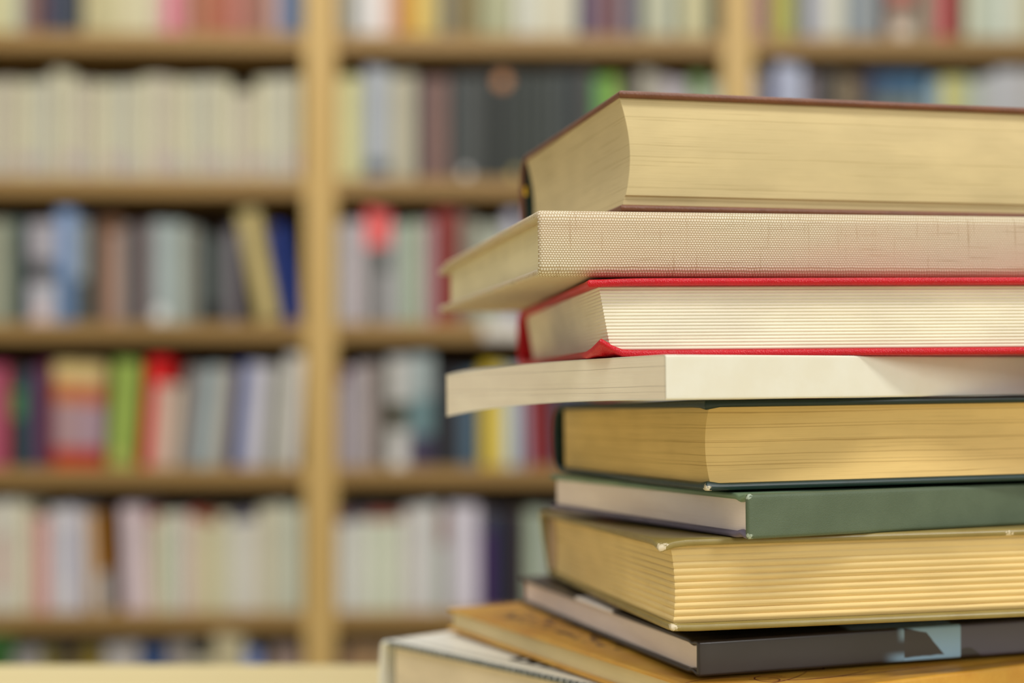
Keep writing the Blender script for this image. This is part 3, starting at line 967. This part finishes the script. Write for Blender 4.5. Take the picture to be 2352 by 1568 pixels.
cnt = {}
for d in ALL: cnt.setdefault((d['bay'], d['row'], d['name']), []).append(d)
ORD = ['', 'first', 'second', 'third', 'fourth', 'fifth', 'sixth', 'seventh', 'eighth', 'ninth', 'tenth', 'eleventh', 'twelfth', 'thirteenth', 'fourteenth', 'fifteenth', 'sixteenth', 'seventeenth', 'eighteenth', 'nineteenth', 'twentieth', 'twenty-first', 'twenty-second', 'twenty-third', 'twenty-fourth', 'twenty-fifth', 'twenty-sixth', 'twenty-seventh', 'twenty-eighth', 'twenty-ninth', 'thirtieth', 'thirty-first', 'thirty-second']
def place_book(d, label, group):
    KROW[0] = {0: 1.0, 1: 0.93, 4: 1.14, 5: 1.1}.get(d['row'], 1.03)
    s0, s1 = S(d['x0']), S(d['x1'])
    w = (s1 - s0) - 0.0006
    zb = SHELF_TOP_Z[d['row']]
    dep_y = YO + s0 * ub.y
    zt = CAM_Z + (HOR - d['top'] - (16 if d['row'] >= 2 else 11)) / F_PX * dep_y
    h = min(zt - zb, PITCH / F_PX * YO - THK - 0.006)
    dl = S(d['x0'] + d['lean']) - s0
    a = math.asin(max(-0.5, min(0.5, dl / h)))
    if d['lean']: h = min(h, (PITCH / F_PX * YO - THK - 0.008 - abs(w * math.sin(a))) / math.cos(a)); w *= math.cos(a)
    rnd = random.Random(int(d['x0'] * 7 + d['row'] * 1000))
    depth = rnd.uniform(0.15, 0.20)
    rounded = w > 0.016 and rnd.random() < 0.6
    v, f, m, fm = shelf_book_mesh(w, h, depth, d['bands'], d['col'], rounded)
    y0 = 0.006 + d['dep'] + rnd.uniform(0, 0.008)
    o = mesh_obj('shelved_book', v, f, m, None, fmat=fm, sharp=40)
    # a leaning book stands on one lower edge
    lift = w * math.sin(-a) if a < 0 else w * math.sin(a)
    L = Matrix.Translation((s0, y0, zb + 0.0003)) 
    if a > 0: L = L @ Matrix.Translation((w * math.cos(a), 0, 0)) @ Matrix.Rotation(a, 4, 'Y') @ Matrix.Translation((-w, 0, 0))
    elif a < 0: L = L @ Matrix.Rotation(a, 4, 'Y')
    o.matrix_world = MB @ L
    tag(o, label, 'book', group)
    if d['st']:
        zf, c = d['st']; rad = min(0.016, w * 0.45); vs = []; n = 20; cx_ = w / 2; cz = max(rad + 0.002, h * zf)
        yf = -0.0006
        for i in range(n):
            b = 2 * math.pi * i / n; vs.append((cx_ + rad * math.cos(b), yf, cz + rad * math.sin(b)))
        for i in range(n):
            b = 2 * math.pi * i / n; vs.append((cx_ + rad * math.cos(b), 0.003, cz + rad * math.sin(b)))
        fs = [tuple(range(n))] + [(i, (i + 1) % n, n + (i + 1) % n, n + i) for i in range(n)]
        so = mesh_obj('round_sticker', vs, fs, bmat(c), o, smooth=False); so['label'] = 'round sticker'
    return o
for d in ALL:
    same = cnt[(d['bay'], d['row'], d['name'])]
    place = '%s shelf of the %s bookcase' % (ROWN[d['row']], BAYN[d['bay']])
    lean = ' leaning' if d['lean'] else ''
    if len(same) == 1: lab = '%s book%s on the %s' % (d['name'], ' leaning sideways' if d['lean'] else '', place)
    else:
        same = sorted(same, key=lambda q: q['x0']); k = same.index(d) + 1
        w = {2: ['', 'left', 'right']}.get(len(same))
        if w: lab = '%s %s book of two on the %s' % (w[k], d['name'], place)
        else: lab = '%s %s book from the left on the %s' % (ORD[k], d['name'], place)
    place_book(d, lab, 'books on the %s' % place)
# shelf runs that the stack hides: the rest of the middle and right cases
HID = []
fill = [(196, 190, 170), (150, 60, 54), (86, 96, 110), (170, 150, 110), (70, 84, 74), (200, 196, 190), (120, 100, 92), (60, 70, 100)]
for bay, lo, hi, rows in ((0, -186, -74, (0, 1, 2, 3, 4, 5)), (1, 0, 1656, (2, 3, 4, 5)), (2, 1734, 2600, (2, 3, 4, 5))):
    for row in rows:
        xs = [d['x1'] for d in ALL if d['bay'] == bay and d['row'] == row and bay > 0]
        x = (max(xs) + 2) if xs else lo; i = row
        while True:
            w = [34, 28, 40, 24, 46, 30][i % 6]
            if x + w > hi: break
            d = dict(x0=x, x1=x + w - 1, top=118 + PITCH * (row - 1) + 40 + (i * 13) % 26, name='', col=fill[(i * 5 + row) % 8], lean=0, dep=0, bands=[], st=None, bay=bay, row=row)
            HID.append(place_book(d, None, None))
            x += w + 1; i += 1

# everything past the books the photo shows: one object
bmh = bmesh.new(); hm = []
for o in HID:
    me = o.data; n0 = len(bmh.faces); me.transform(o.matrix_world); bmh.from_mesh(me); bmh.faces.ensure_lookup_table()
    mp = {}
    for i, m in enumerate(me.materials):
        if m not in hm: hm.append(m)
        mp[i] = hm.index(m)
    for f in bmh.faces[n0:]: f.material_index = mp[f.material_index]
    bpy.data.objects.remove(o)
me = bpy.data.meshes.new('shelved_books'); bmh.to_mesh(me); bmh.free()
for m in hm: me.materials.append(m)
o = bpy.data.objects.new('shelved_books', me); COL.objects.link(o)
tag(o, 'rest of the books on the lower shelves, behind the stack', 'books', kind='stuff')

# white card in the shelf's label holder
z3 = SHELF_TOP_Z[2]
o = box('shelf_label', (S(1108), -0.0035, z3 - THK + 0.006), (S(1212), -0.0003, z3 - 0.001), plain('white_card', (232, 226, 212), 0.4)); o.matrix_world = MB
tag(o, 'blank white label card on the shelf edge left of the red book', 'label')

# ------------------------------------------------------------------ room shell
def struct(name, lo, hi, m):
    return tag(box(name, lo, hi, m), kind='structure')
struct('floor', (-5, -4.5, -0.05), (5, 3.75, -0.0005), plain('grey_linoleum', (150, 140, 122), 0.5))
struct('wall_back', (-5, 3.75, -0.05), (5, 3.85, 2.9), plain('white_plaster', (214, 206, 188), 0.8))

# ------------------------------------------------------------------ light
w = bpy.data.worlds.new('room_light'); bpy.context.scene.world = w; w.use_nodes = True
w.node_tree.nodes['Background'].inputs['Color'].default_value = (1.0, 0.98, 0.95, 1)
w.node_tree.nodes['Background'].inputs['Strength'].default_value = 0.50
def area(name, loc, target, sx, sy, power, col):
    l = bpy.data.lights.new(name, 'AREA'); l.shape = 'RECTANGLE'; l.size = sx; l.size_y = sy; l.energy = power; l.color = col
    o = bpy.data.objects.new(name, l); COL.objects.link(o); o.location = loc
    o.rotation_euler = (Vector(target) - Vector(loc)).to_track_quat('-Z', 'Y').to_euler()
    return o
area('window_daylight', (2.35, -1.9, CAM_Z + 1.35), (0.1, 0.6, CAM_Z), 0.7, 1.4, 47, (1.0, 0.985, 0.95))
area('ceiling_lamp', (0.2, -0.35, 2.75), (0.1, 0.3, 0.6), 2.4, 0.35, 34, (1.0, 0.98, 0.95))
area('ceiling_lamp', (-0.3, 1.7, 2.75), (-0.2, 2.1, 0.6), 2.6, 0.4, 30, (1.0, 0.98, 0.95))

# ------------------------------------------------------------------ camera
cd = bpy.data.cameras.new('camera'); cam = bpy.data.objects.new('camera', cd); COL.objects.link(cam)
cam.location = (0, 0, CAM_Z); cam.rotation_euler = (R(90), 0, 0)
cd.sensor_width = 36.0; cd.lens = F_PX / 2352 * 36.0; cd.shift_y = (HOR - 784) / 2352
cd.clip_start = 0.02
cd.dof.use_dof = True; cd.dof.focus_distance = 0.566; cd.dof.aperture_fstop = 3.4; cd.dof.aperture_blades = 0
sc = bpy.context.scene; sc.camera = cam
sc.view_settings.view_transform = 'Standard'; sc.view_settings.look = 'None'
sc.view_settings.exposure = -0.14; sc.view_settings.gamma = 1.0; sc.view_settings.use_curve_mapping = False
